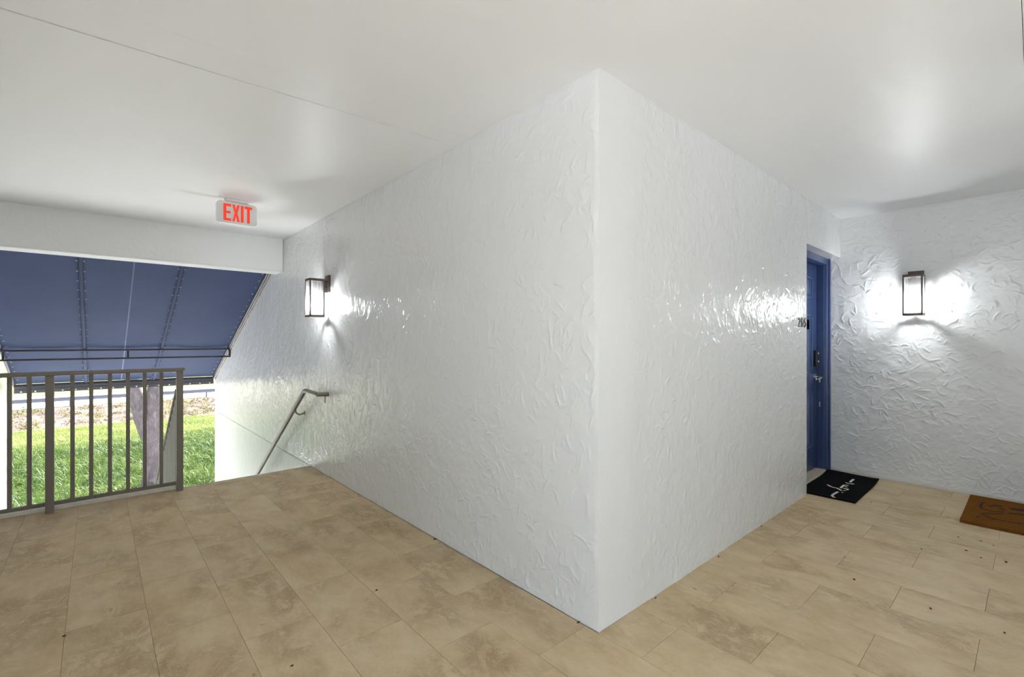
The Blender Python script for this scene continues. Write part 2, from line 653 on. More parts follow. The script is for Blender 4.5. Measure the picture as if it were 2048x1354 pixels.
core = MB()
core.box(EPS, 0.22, EPS, Y_BEAM1, 0.003, H + 0.16)
for k in range(8):
    ya_, yb_ = Y_BEAM1 + (Y_OUT - Y_BEAM1) * k / 8, Y_BEAM1 + (Y_OUT - Y_BEAM1) * (k + 1) / 8
    core.add([(EPS, ya_, 0.003), (0.22, ya_, 0.003), (0.22, yb_, 0.003), (EPS, yb_, 0.003),
              (EPS, ya_, AW(ya_) + 0.03), (0.22, ya_, AW(ya_) + 0.03), (0.22, yb_, AW(yb_) + 0.03), (EPS, yb_, AW(yb_) + 0.03)],
             [(0, 3, 2, 1), (4, 5, 6, 7), (0, 1, 5, 4), (2, 3, 7, 6), (0, 4, 7, 3), (1, 2, 6, 5)])
core.box(EPS, 0.22, 0.2, Y_OUT, G, -0.003)
core.box(0.006, 0.2, 0.21, Y_OUT - 0.01, -0.01, 0.01)
hA = relief(5.0, H - 0.003, 0.005, 21, fade_lo=False)
skA = skin(hA, lambda a, b, h: st3(-h, a * 5.0, 0.003 + b * (H - 0.003)))
hB = relief(Y_OUT - 5.0, 1.9, 0.011, 22, fade_lo=False)
def place_b(a, b, h):
    y = 5.0 + a * (Y_OUT - 5.0)
    return st3(-h, y, 0.003 + b * (TOP(y) - 0.003))
skB = skin(hB, place_b)
hC = relief(Y_OUT - 3.66, 2.0, 0.014, 23, per_m2=60, amp=0.001, wave=0.0014, fade_hi=False)
hC = hC + 0.0022
skC = skin(hC, lambda a, b, h: st3(-h, 3.66 + a * (Y_OUT - 3.66), -2.003 + b * 2.0))
wall_mesh('wall_left', 'stucco', core, [(*skA, True), (*skB, True), (*skC, True)],
          'white textured wall running from the corner along the landing and stairs')

core = MB()
core.box(EPS, X_DOOR, EPS, 0.2, -0.16, H)
core.box(X_DOOR, X_END, EPS, 0.2, Z_DOOR, H)
hA = relief(X_DOOR, H, 0.0048, 31, fade_lo=False)
hA *= np.clip((np.linspace(0, X_DOOR, hA.shape[1]) - 0.10) / 0.4, 0.12, 1)[None, :]     # smooth corner bead
skA = skin(hA, lambda a, b, h: st3(a * X_DOOR, -h, b * H))
hB = relief(X_END - X_DOOR, H - Z_DOOR, 0.0065, 32, amp=0.003)
skB = skin(hB, lambda a, b, h: st3(X_DOOR + a * (X_END - X_DOOR), -h, Z_DOOR + b * (H - Z_DOOR)))
wall_mesh('wall_right', 'stucco', core, [(*skA, False), (*skB, False)],
          'white textured wall from the corner to the blue door recess')

core = MB()
core.box(X_END + EPS, X_END + 0.2, Y_OPP - 0.2, 0.4, -0.16, H)
hA = relief(0.10 - Y_OPP, H, 0.005, 41, per_m2=360, amp=0.0072, tilt=150.0, spread=46.0, wave=0.0065)
skA = skin(hA, lambda a, b, h: st3(X_END - h, 0.10 - a * (0.10 - Y_OPP), b * H))
wall_mesh('wall_end', 'stucco_end', core, [(*skA, False)], 'white heavily textured end wall behind the lit lantern')

m = MB()
m.box(0.2, X_END, Y_OPP - 0.2, Y_OPP, -0.16, H)
m.box(0.0, 0.2, Y_BACK, Y_OPP, -0.16, H)
m.box(X_OUTER, 0.2, Y_BACK - 0.2, Y_BACK, -0.16, H)  # unseen back wall, closed to cut daylight on the right wall
tag(m.build('wall_opposite', 'stucco_fine'), 'white textured wall of the block across the side hall', 'wall', kind='structure')

m = MB()
prof = [(Y_OPEN, G), (Y_OUT, G), (Y_OUT, AW(Y_OUT) - 0.05), (Y_BEAM1 + 0.01, AW(Y_BEAM1) - 0.05), (Y_BEAM1 + 0.01, H + 0.16), (Y_OPEN, H + 0.16)]
m.prism(prof, X_OUTER - 0.2, X_OUTER, 0)
tag(m.build('wall_outer', 'stucco'), 'white wall on the far side of the stairwell, at the left edge', 'wall', kind='structure')

m = MB()
m.bbox(X_OUTER, -0.002, Y_BEAM0, Y_BEAM1, Z_BEAM, H + 0.02, 0.022, 4)
tag(m.build('ceiling_beam', 'stucco_fine', smooth=True), 'white plastered beam over the top of the stair opening', 'beam', kind='structure')

# ceiling: panels with an open joint between them
m = MB().box(X_OUTER, X_END, Y_BACK, Y_BEAM1, H + 0.012, H + 0.16)
m.box(-3.6, X_OUTER, Y_BACK, Y_OPEN, H + 0.0, H + 0.16)  # unseen eave and drop beam added to hold back sky light
m.box(-3.6, -3.45, Y_BACK, Y_OPEN, 2.06, H)
ceil = tag(m.build('ceiling', 'white'), 'glossy white ceiling over the landing and hall', 'ceiling', kind='structure')
jl, jr = 1.232, 1.078        # joint at the outer wall / at the left wall
g = 0.0055
MB().prism([(X_OUTER, jl + g), (0, jr + g), (0, Y_BEAM0 + 0.03), (X_OUTER, Y_BEAM0 + 0.03)], H, H + 0.012, 2).build('ceiling_panel', 'ceiling', ceil)
MB().prism([(X_OUTER, 0.9405), (0, 0.9455), (0, jr - g), (X_OUTER, jl - g)], H, H + 0.012, 2).build('ceiling_panel', 'ceiling', ceil)
MB().prism([(X_OUTER, -1.2215), (X_END, -1.2215), (X_END, 0), (0, 0), (0, 0.9445), (X_OUTER, 0.9395)], H, H + 0.012, 2).build('ceiling_panel', 'ceiling', ceil)
MB().prism([(X_OUTER, Y_BACK), (0, Y_BACK), (0, Y_OPP), (X_END, Y_OPP), (X_END, -1.2235), (X_OUTER, -1.2235)], H, H + 0.012, 2).build('ceiling_panel', 'ceiling', ceil)

# ------------------------------------------------------------------ floor: slab and staggered tiles
m = MB()
m.box(X_OUTER, 0.0, Y_BACK, Y_EDGE - 0.004, -0.16, -0.0035)
m.box(0.0, X_END, Y_OPP, 0.0, -0.16, -0.0035)
m.box(X_DOOR, X_END, 0.0, 0.4, -0.16, -0.0035)
floor = tag(m.build('floor', 'grout'), 'beige stone tiled floor of the landing and hall', 'floor', kind='structure')
XL = [-2.59, -2.29, -2.005, -1.722, -1.443, -1.157, -0.876, -0.586, -0.299, -0.004, 0.288, 0.580, 0.876, 1.170, 1.466, 1.768, 2.063, 2.358, 2.653, 2.948, 3.243, 3.538, 3.746]
TL = 0.583
tile_cache = {}


def tile(x0, x1, y0, y1):
    w, l = round(x1 - x0, 3), round(y1 - y0, 3)
    if w < 0.01 or l < 0.01:
        return
    if (w, l) not in tile_cache:
        j = 0.0006
        b = 0.0011
        t_, bt = 0.0, -0.0045
        lo = [(-w / 2 + j, -l / 2 + j), (w / 2 - j, -l / 2 + j), (w / 2 - j, l / 2 - j), (-w / 2 + j, l / 2 - j)]
        hi = [(x + (b if x < 0 else -b), y + (b if y < 0 else -b)) for x, y in lo]
        vs_ = [(x, y, bt) for x, y in lo] + [(x, y, t_ - 0.0007) for x, y in lo] + [(x, y, t_) for x, y in hi]
        fs = [(3, 2, 1, 0), (8, 9, 10, 11)]
        for k in range(4):
            k2 = (k + 1) % 4
            fs += [(k, k2, k2 + 4, k + 4), (k + 4, k2 + 4, k2 + 8, k + 8)]
        me = bpy.data.meshes.new('tile')
        me.from_pydata(vs_, [], fs)
        me.materials.append(M['tile'])
        tile_cache[(w, l)] = me
    o = bpy.data.objects.new('tile', tile_cache[(w, l)])
    COL.objects.link(o)
    o.parent = floor
    o.location = ((x0 + x1) / 2, (y0 + y1) / 2, random.uniform(-0.0006, 0.0004))


for i in range(len(XL) - 1):
    x0, x1 = XL[i], XL[i + 1]
    r = i - 9                                  # row 0 starts at the corner
    ph = -0.515 if r % 2 else -0.797
    ylo, yhi = (-4.2, Y_EDGE) if x1 <= 0.001 else (Y_OPP, 0.0 if x1 <= 2.7 else 0.0)
    k = math.floor((ylo - ph) / TL)
    while ph + k * TL < yhi:
        a, b = max(ylo, ph + k * TL), min(yhi, ph + (k + 1) * TL)
        if b - a > 0.02:
            tile(x0, x1, a, b)
        k += 1

# kerb under the railing, nosing at the head of the stairs
m = MB().bbox(X_OUTER, -1.085, 3.625, 3.79, -0.16, 0.022, 0.006)
tag(m.build('trim_1', 'kerb', smooth=True), 'low off white kerb under the railing at the landing edge', 'kerb', kind='structure')
m = MB().bbox(-1.085, 0.0, Y_EDGE - 0.002, Y_EDGE + 0.012, -0.16, -0.001, 0.003)
tag(m.build('trim_2', 'kerb', smooth=True), 'thin pale nosing at the head of the stairs', 'trim', kind='structure')

# ------------------------------------------------------------------ staircase
stairs = tag(MB().prism([(3.66, -0.36), (7.70, -2.70), (7.30, -2.70), (3.66, -0.62)], -1.06, -0.02, 0).build('staircase', 'concrete'),
             'concrete stairs going down beside the white wall below the landing edge', 'stairs', kind='structure')
for k in range(14):
    yk, zk = Y_EDGE + 0.015 + 0.27 * k, -0.18 * (k + 1)
    MB().bbox(-1.07, -0.005, yk, yk + 0.30, zk - 0.06, zk, 0.006).build('tread', 'concrete', stairs)
m = MB().box(X_OUTER, 0.0, 3.4, 9.6, G - 0.1, G + 0.015)
m.box(-14, 12, 9.6, 13.3, G - 0.1, G + 0.015)  # unseen walk added to bounce daylight up the stairwell
tag(m.build('floor_lower', 'court'), 'concrete pad at the foot of the stairs, whitened and extended for light bounce', 'floor', kind='structure')

# ------------------------------------------------------------------ door recess
door = tag(MB().box(X_DOOR + 0.02, X_END - 0.02, 0.205, 0.38, 0.0, Z_DOOR + 0.1).build('door_1', 'white'),
           'blue panelled entrance door set back in the white wall', 'door', kind='structure')
YF, YD = 0.092, 0.178        # front of frame, face of door
XJ = 3.672                   # inner face of the far jamb
ZH = 2.005                   # underside of the frame head
fr = MB()
fr.bbox(XJ, X_END - 0.002, YF, 0.20, 0.0, Z_DOOR - 0.004, 0.004)
fr.bbox(X_DOOR + 0.002, X_DOOR + 0.06, YF, 0.20, 0.0, Z_DOOR - 0.004, 0.004)
fr.bbox(X_DOOR + 0.06, XJ, YF, 0.20, ZH, Z_DOOR - 0.004, 0.004)
frame = fr.build('door_frame', 'door_blue', door, smooth=True)
MB().bbox(X_END - 0.030, X_END - 0.003, YF - 0.016, YF + 0.002, 0.0, Z_DOOR - 0.006, 0.004).build('frame_moulding', 'door_blue', frame, smooth=True)
MB().bbox(XJ - 0.004, XJ + 0.012, YF + 0.025, YF + 0.032, 0.0, ZH, 0.002).build('weatherstrip', 'door_blue', frame)
leaf = MB().bbox(X_DOOR + 0.064, XJ - 0.003, YD, YD + 0.026, 0.03, ZH - 0.004, 0.003).build('door_leaf', 'door_blue', door, smooth=True)
for xa, xb in ((2.90, 3.15), (3.28, 3.53)):
    for za, zb in ((0.24, 0.80), (0.95, 1.52), (1.66, 1.88)):
        mm = MB()
        for (u0, u1, v0, v1) in ((xa, xb, za, za + 0.022), (xa, xb, zb - 0.022, zb), (xa, xa + 0.022, za, zb), (xb - 0.022, xb, za, zb)):
            mm.bbox(u0, u1, YD - 0.007, YD + 0.004, v0, v1, 0.003)
        mm.bbox(xa + 0.045, xb - 0.045, YD - 0.006, YD + 0.004, za + 0.045, zb - 0.045, 0.005)
        mm.build('door_panel', 'door_blue', leaf, smooth=True)
kp = tag(MB().bbox(3.575, 3.648, YD - 0.026, YD, 1.02, 1.175, 0.006).build('keypad', 'black', leaf, smooth=True), 'black keypad lock')
for z in (1.065, 1.145):
    bm_ = MB()
    bm_.tube([(3.622, YD - 0.026, z), (3.622, YD - 0.031, z)], 0.008, 10)
    bm_.build('screw', 'screw', kp)
hd = MB()
hd.tube([(3.612, YD, 0.915), (3.612, YD - 0.012, 0.915)], 0.032, 20)
hd.tube([(3.612, YD - 0.012, 0.915), (3.612, YD - 0.05, 0.915)], 0.012, 12)
hd.tube([(3.612, YD - 0.05, 0.915), (3.60, YD - 0.057, 0.912), (3.54, YD - 0.058, 0.905), (3.50, YD - 0.055, 0.897)], [0.013, 0.013, 0.011, 0.008], 12)
tag(hd.build('handle', 'steel', leaf, smooth=True), 'satin steel lever handle')
tag(MB().bbox(3.24, 3.425, YD - 0.006, YD, 1.37, 1.47, 0.003).build('door_plate', 'plate', leaf, smooth=True), 'small metal plate')
for z in (0.86, 0.62):
    MB().bbox(XJ - 0.006, XJ, YD - 0.03, YD - 0.018, z, z + 0.05, 0.002).build('strike_plate', 'steel', frame)
MB().bbox(X_DOOR + 0.002, X_END - 0.002, 0.082, 0.205, 0.0, 0.016, 0.004).build('threshold', 'sill', door)


def text_mesh(s, size, depth):
    cu = bpy.data.curves.new('text_tmp', 'FONT')
    cu.body = s
    cu.size = size
    cu.extrude = depth / 2
    cu.align_x = 'CENTER'
    ob = bpy.data.objects.new('text_tmp', cu)
    COL.objects.link(ob)
    dg = bpy.context.evaluated_depsgraph_get()
    me = bpy.data.meshes.new_from_object(ob.evaluated_get(dg))
    bpy.data.objects.remove(ob)
    bpy.data.curves.remove(cu)
    me.materials.clear()
    return me


num = thing('house_number', 'black house number 205 on the white wall beside the blue door', 'number', (2.62, 0, 1.375))
for dx, ch in ((-0.072, '2'), (0.0, '0'), (0.072, '5')):
    me = text_mesh(ch, 0.112, 0.008)
    d = link('digit', me, 'digit', num)
    d.location = (dx, -0.005, 0)
    d.rotation_euler = (math.pi / 2, 0, 0)

# ------------------------------------------------------------------ wall lanterns (local: +x out of the wall, z from the plate centre)
def make_lantern():
    root = thing('wall_lantern', '', 'lantern')
    MB().bbox(0.0, 0.018, -0.054, 0.054, -0.079, 0.079, 0.003).build('backplate', 'lamp_metal', root, smooth=True)
    a = MB()
    a.bbox(0.018, 0.075, -0.014, 0.014, 0.006, 0.026, 0.003)
    a.tube([(0.018, 0, -0.03), (0.026, 0, -0.03)], 0.009, 12)
    a.build('arm', 'lamp_metal', root, smooth=True)
    x0, x1, y0, y1, zt, zb = 0.060, 0.192, -0.067, 0.067, 0.035, -0.315
    MB().bbox(x0, x1, y0, y1, zt - 0.022, zt, 0.002).build('cap', 'lamp_metal', root, smooth=True)
    p = 0.012
    for xa in (x0, x1 - p):
        for ya in (y0, y1 - p):
            MB().bbox(xa, xa + p, ya, ya + p, zb, zt - 0.022, 0.0012, 1).build('corner_post', 'lamp_metal', root)
    q = MB()
    q.bbox(x0, x1, y0, y0 + 0.011, zb, zb + 0.020, 0.0015, 1)
    q.bbox(x0, x1, y1 - 0.011, y1, zb, zb + 0.020, 0.0015, 1)
    q.bbox(x0, x0 + 0.011, y0, y1, zb, zb + 0.020, 0.0015, 1)
    q.bbox(x1 - 0.011, x1, y0, y1, zb, zb + 0.020, 0.0015, 1)
    q.build('bottom_frame', 'lamp_metal', root)
    # ribbed glass panes
    def pane(p0, p1, nrm):
        n = 56
        vs_, fs = [], []
        p0, p1, nrm = Vector(p0), Vector(p1), Vector(nrm)
        for i in range(n + 1):
            t = i / n
            c = p0.lerp(p1, t) + nrm * (0.0016 * math.sin(2 * math.pi * 14 * t))
            vs_ += [(c.x, c.y, zb + 0.016), (c.x, c.y, zt - 0.020)]
        for i in range(n):
            fs.append((2 * i, 2 * i + 2, 2 * i + 3, 2 * i + 1))
        mb = MB().add(vs_, fs)
        mb.build('glass_pane', 'glass', root, smooth=True)
    e = 0.005
    pane((x0 + p, y0 + e, 0), (x1 - p, y0 + e, 0), (0, 1, 0))
    pane((x0 + p, y1 - e, 0), (x1 - p, y1 - e, 0), (0, 1, 0))
    pane((x0 + e, y0 + p, 0), (x0 + e, y1 - p, 0), (1, 0, 0))
    pane((x1 - e, y0 + p, 0), (x1 - e, y1 - p, 0), (1, 0, 0))
    xc = (x0 + x1) / 2
    MB().lathe([(0.018, zt - 0.022), (0.018, -0.125), (0.014, -0.130)], xc, 0, 14).build('socket', 'lamp_metal', root, smooth=True)
    MB().lathe([(0.013, -0.130), (0.016, -0.155), (0.026, -0.185), (0.030, -0.210), (0.028, -0.228), (0.018, -0.242), (0.004, -0.248)], xc, 0, 16).build('bulb', 'bulb', root, smooth=True)
    return root


lan = make_lantern()
lan.location = (0.0, 3.14, 1.796)
lan.rotation_euler = (0, 0, math.pi)
lan['label'] = 'lit bronze lantern with ribbed glass on the long wall above the stair handrail'
lan['group'] = 'wall lanterns'
lan2 = copy_tree(lan)
lan2.location = (X_END, -0.558, 1.796)
lan2['label'] = 'lit bronze lantern with ribbed glass on the end wall right of the blue door'
lan3 = copy_tree(lan)
lan3.location = (0.0, -2.93, 1.796)
lan3['label'] = 'lit bronze lantern with ribbed glass on the block across the side hall'

fill_lan = copy_tree(lan)  # unseen lantern added to brighten the side hall
fill_lan.location = (1.6, Y_OPP, 1.796)
fill_lan.rotation_euler = (0, 0, math.pi / 2)
for ch in fill_lan.children:
    if ch.name.startswith('bulb'):                      # weaker bulb for the added fill lantern
        ch.data = ch.data.copy()
        ch.data.materials[0] = M['bulb_fill']
fill_lan['label'] = 'unseen fill lantern added on the hall wall facing the blue door'

# ------------------------------------------------------------------ exit sign
ex = thing('exit_sign', 'white ceiling exit sign with red letters', 'sign', (-0.744, 3.19, H))
MB().bbox(-0.085, 0.085, -0.03, 0.03, -0.022, 0.0, 0.006).build('canopy', 'exit_body', ex, smooth=True)
bm = bmesh.new()
w2, h2, rr = 0.147, 0.089, 0.03
pts = []
for cx, cz, a0 in ((w2 - rr, h2 - rr, 0), (-w2 + rr, h2 - rr, 90), (-w2 + rr, -h2 + rr, 180), (w2 - rr, -h2 + rr, 270)):
    for k in range(7):
        a = math.radians(a0 + 15 * k)
        pts.append((cx + rr * math.cos(a), cz + rr * math.sin(a) - 0.022 - h2 - 0.004))
bm.free()
MB().prism(pts, -0.022, 0.022, 1).build('housing', 'exit_body', ex, smooth=True)
for a, b, c, d in ((-w2 + 0.02, w2 - 0.02, -0.206, -0.200),):
    MB().bbox(a, b, -0.0245, 0.0245, c, d, 0.002).build('lower_rim', 'exit_body', ex)
lz0, lh = -0.185, 0.138
E_ = [(0, 0), (0.055, 0), (0.055, 0.02), (0.02, 0.02), (0.02, 0.06), (0.05, 0.06), (0.05, 0.079), (0.02, 0.079), (0.02, 0.118), (0.055, 0.118), (0.055, 0.138), (0, 0.138)]
X_ = [(0, 0), (0.018, 0), (0.027, 0.048), (0.036, 0), (0.054, 0), (0.037, 0.071), (0.054, 0.138), (0.036, 0.138), (0.027, 0.094), (0.018, 0.138), (0, 0.138), (0.017, 0.071)]
I_ = [(0, 0), (0.02, 0), (0.02, 0.138), (0, 0.138)]
T_ = [(0.018, 0), (0.038, 0), (0.038, 0.118), (0.056, 0.118), (0.056, 0.138), (0, 0.138), (0, 0.118), (0.018, 0.118)]
for sy, sgn in ((-0.0235, 1), (0.0235, -1)):
    for poly, xo in ((E_, -0.100), (X_, -0.037), (I_, 0.026), (T_, 0.054)):
        pp = [(sgn * (x + xo), z + lz0) for x, z in poly]
        if sgn < 0:
            pp = pp[::-1]
        MB().prism(pp, sy - 0.002, sy + 0.002, 1).build('letter', 'exit_letter', ex)

# ------------------------------------------------------------------ landing railing
RY = 3.56
rail = thing('landing_railing', 'dark bronze metal railing along the landing edge', 'railing', (0, 0, 0))
for x in (-1.095, -1.876, -2.56):
    MB().bbox(x - 0.0235, x + 0.0235, RY - 0.0235, RY + 0.0235, 0.0, 1.006, 0.003).build('post', 'bronze', rail)
MB().bbox(X_OUTER + 0.003, -1.058, RY - 0.03, RY + 0.03, 1.004, 1.036, 0.006).build('top_rail', 'bronze', rail, smooth=True)
MB().bbox(X_OUTER + 0.003, -1.115, RY + 0.02, RY + 0.045, 0.045, 0.072, 0.003).build('bottom_rail', 'bronze', rail)
bal = MB().bbox(-0.0125, 0.0125, -0.0125, 0.0125, 0.0, 0.96, 0.002, 1).mesh('baluster')
for x in (-1.218, -1.326, -1.432, -1.541, -1.650, -1.755, -1.982, -2.080, -2.184, -2.288, -2.392, -2.496):
    b = link('baluster', bal, 'bronze', rail)
    b.location = (x, RY + 0.018, 0.06)

# railing that goes down the open side of the stairs
SL = 0.18 / 0.27
srl = thing('stair_railing', 'sloping metal railing down the open side of the stairs', 'railing', (0, 0, 0))
xs = -1.10
ya, yb = RY + 0.065, 7.45
zt_ = lambda y: 0.82 - SL * (y - 3.62)
m = MB().prism([(ya, zt_(ya)), (yb, zt_(yb)), (yb, zt_(yb) + 0.035), (ya, zt_(ya) + 0.035)], xs - 0.022, xs + 0.022, 0)
m.build('top_rail', 'bronze', srl)
m = MB().prism([(ya, zt_(ya) - 0.76), (yb, zt_(yb) - 0.76), (yb, zt_(yb) - 0.732), (ya, zt_(ya) - 0.732)], xs - 0.013, xs + 0.013, 0)
m.build('bottom_rail', 'bronze', srl)
bal2 = MB().bbox(-0.0125, 0.0125, -0.0125, 0.0125, -0.76, 0.012, 0.002, 1).mesh('baluster')
y = ya + 0.11
while y < yb - 0.05:
    b = link('baluster', bal2, 'pale_metal', srl)
    b.location = (xs, y, zt_(y))
    y += 0.112
MB().bbox(xs - 0.0235, xs + 0.0235, yb - 0.02, yb + 0.027, G + 0.015, zt_(yb) + 0.02, 0.003).build('post', 'bronze', srl)

# ------------------------------------------------------------------ wall handrail
hx = -0.10
hr = thing('handrail', 'brown metal handrail sloping down the white stair wall', 'handrail', (0, 0, 0))
pA, pB = Vector((hx, 3.135, 0.772)), Vector((hx, 3.49, 0.783))
pC = Vector((hx, 7.5, 0.783 - SL * 4.01))
d1, d2 = (pA - pB).normalized(), (pC - pB).normalized()
path = [pA, pB + d1 * 0.03, pB + d1 * 0.008 + d2 * 0.008, pB + d2 * 0.03, pC]
MB().tube(path, 0.021, 14).build('rail', 'bronze', hr, smooth=True)
MB().tube([pA + Vector((-0.012, 0.0, 0)), Vector((-0.001, 3.135, 0.768))], 0.021, 14).build('wall_return', 'bronze', hr, smooth=True)
for yb_ in (3.79, 5.3, 6.8):
    zc = 0.783 - SL * (yb_ - 3.49)
    bp = [(hx, yb_, zc - 0.015), (hx + 0.008, yb_, zc - 0.055), (hx + 0.04, yb_, zc - 0.078), (hx + 0.075, yb_, zc - 0.07), (-0.006, yb_, zc - 0.062)]
    br = MB().tube(bp, 0.0085, 8).build('bracket', 'bronze', hr, smooth=True)
    MB().tube([(-0.007, yb_, zc - 0.064), (-0.001, yb_, zc - 0.064)], 0.026, 14).build('bracket_plate', 'bronze', br)
MB().tube([(-0.035, 3.135, 0.75), (-0.035, 3.135, 0.69)], 0.005, 8).build('pin', 'bronze', hr)

# ------------------------------------------------------------------ awning over the stairs
aw = thing('awning', 'navy canvas awning sloping down over the stair opening', 'awning', (0, 0, 0))
XA0, XA1 = -2.523, -0.022
Y0A, Y1A = 4.80, 8.735
ribs_x = (-1.743, -0.892)


def cloth(xa, xb):
    nx, ny = 14, 24
    vs_, fs = [], []
    for s in (0.0, 0.004):
        for j in range(ny + 1):
            for i in range(nx + 1):
                x = xa + (xb - xa) * i / nx
                y = Y0A + (Y1A - Y0A) * j / ny
                sag = -0.018 * math.sin(math.pi * i / nx) * math.sin(math.pi * j / ny)
                vs_.append((x, y, AW(y) + sag + s))
    n1 = (nx + 1) * (ny + 1)
    idx = lambda i, j, s: s * n1 + j * (nx + 1) + i
    for j in range(ny):
        for i in range(nx):
            fs.append((idx(i, j, 0), idx(i, j + 1, 0), idx(i + 1, j + 1, 0), idx(i + 1, j, 0)))
            fs.append((idx(i, j, 1), idx(i + 1, j, 1), idx(i + 1, j + 1, 1), idx(i, j + 1, 1)))
    return MB().add(vs_, fs)


for xa, xb in ((XA0, ribs_x[0]), (ribs_x[0], ribs_x[1]), (ribs_x[1], XA1)):
    pn = cloth(xa, xb).build('canvas_panel', 'navy', aw, smooth=True)
    if xa == ribs_x[0]:
        sm = MB()
        prev = None
        for j in range(25):
            y = Y0A + (Y1A - Y0A) * j / 24
            sag = -0.018 * math.sin(math.pi * j / 24)
            p = [(-1.323, y, AW(y) + sag - 0.001), (-1.310, y, AW(y) + sag - 0.001)]
            if prev:
                sm.add([prev[0], p[0], p[1], prev[1]] + [(q[0], q[1], q[2] - 0.0015) for q in (prev[0], p[0], p[1], prev[1])],
                       [(4, 5, 6, 7), (0, 3, 2, 1), (0, 1, 5, 4), (3, 7, 6, 2)])
            prev = p
        sm.build('seam', 'pale_seam', pn)
n_aw = Vector((0, 0.415, 1)).normalized()
for x in ribs_x:
    rb = MB()
    for yy0, yy1 in ((Y0A, Y1A - 0.02),):
        a = Vector((x, yy0, AW(yy0))) - n_aw * 0.014
        b = Vector((x, yy1, AW(yy1))) - n_aw * 0.014
        rb.tube([a, b], 0.021, 12)
    rbo = rb.build('rib', 'navy_rib', aw, smooth=True)
    rv = MB()
    for k in range(19):
        y = 5.02 + 0.2 * k
        for s in (-1, 1):
            c = Vector((x + s * 0.029, y, AW(y))) - n_aw * 0.012
            rv.lathe([(0.0075, -0.003), (0.0085, 0.0), (0.006, 0.004)], 0, 0, 7)
            for q in range(len(rv.v) - 21, len(rv.v)):
                rv.v[q] = tuple(Vector(rv.v[q]) + c)
    ro = rv.build('rivet_row', 'screw', rbo)
    ro['kind'] = 'stuff'
# side tubes, cream flashing against the wall, edge rivets
for x, sd in ((XA0, -1), (XA1, 1)):
    MB().tube([Vector((x, Y0A, AW(Y0A))) - n_aw * 0.015, Vector((x, Y1A, AW(Y1A))) - n_aw * 0.015], 0.019, 10).build('side_tube', 'frame_dark', aw, smooth=True)
    rv = MB()
    for k in range(22):
        y = 5.0 + 0.168 * k
        c = Vector((x - sd * 0.05, y, AW(y))) - n_aw * 0.014
        rv.lathe([(0.0085, -0.003), (0.0095, 0.0), (0.006, 0.004)], 0, 0, 7)
        for q in range(len(rv.v) - 21, len(rv.v)):
            rv.v[q] = tuple(Vector(rv.v[q]) + c)
    ro = rv.build('rivet_row', 'screw', aw)
    ro['kind'] = 'stuff'
MB().prism([(Y0A, AW(Y0A) - 0.055), (Y_OUT - 0.02, AW(Y_OUT) - 0.055), (Y_OUT - 0.02, AW(Y_OUT) - 0.005), (Y0A, AW(Y0A) - 0.005)], -0.014, -0.001, 0).build('flashing', 'cream', aw)
MB().prism([(Y0A, AW(Y0A) - 0.066), (Y_OUT - 0.02, AW(Y_OUT) - 0.066), (Y_OUT - 0.02, AW(Y_OUT) - 0.056), (Y0A, AW(Y0A) - 0.056)], -0.009, -0.001, 0).build('flashing_edge', 'frame_dark', aw)
# flat truss across the awning
YT = 7.40
for z in (1.141, 1.022):
    MB().bbox(XA0 - 0.03, -0.004, YT - 0.0125, YT + 0.0125, z - 0.0125, z + 0.0125, 0.003).build('truss_bar', 'frame_dark', aw)
for x in (-0.017, -1.283, -2.50):
    MB().bbox(x - 0.012, x + 0.012, YT - 0.012, YT + 0.012, 1.034, 1.129, 0.003).build('truss_strut', 'frame_dark', aw)
# front bar and valance
MB().bbox(XA0 - 0.01, XA1 + 0.004, Y1A - 0.02, Y1A + 0.02, 0.588, 0.628, 0.005).build('front_bar', 'frame_dark', aw)
va = MB()
for z0, z1, dy in ((0.545, 0.588, 0.0), (0.528, 0.545, -0.006), (0.490, 0.530, 0.002)):
    va.bbox(XA0 - 0.005, XA1, Y1A - 0.006 + dy, Y1A + 0.006 + dy, z0, z1, 0.002)
vo = va.build('valance', 'valance', aw)
rv = MB()
for k in range(17):
    x = XA0 + 0.07 + 0.148 * k
    rv.tube([(x, Y1A - 0.012, 0.513), (x, Y1A - 0.002, 0.513)], 0.011, 8)
ro = rv.build('rivet_row', 'screw', vo)
ro['kind'] = 'stuff'

# ------------------------------------------------------------------ doormats
F3 = Vector((math.cos(YAW), math.sin(YAW), 0))
R3 = Vector((math.sin(YAW), -math.cos(YAW), 0))


def on_floor(u, v, z):
    d = F3 + R3 * ((u - 1024) / F_PX) + Vector((0, 0, (683.66 - v) / F_PX))
    return CAM + d * ((z - CAM.z) / d.z)


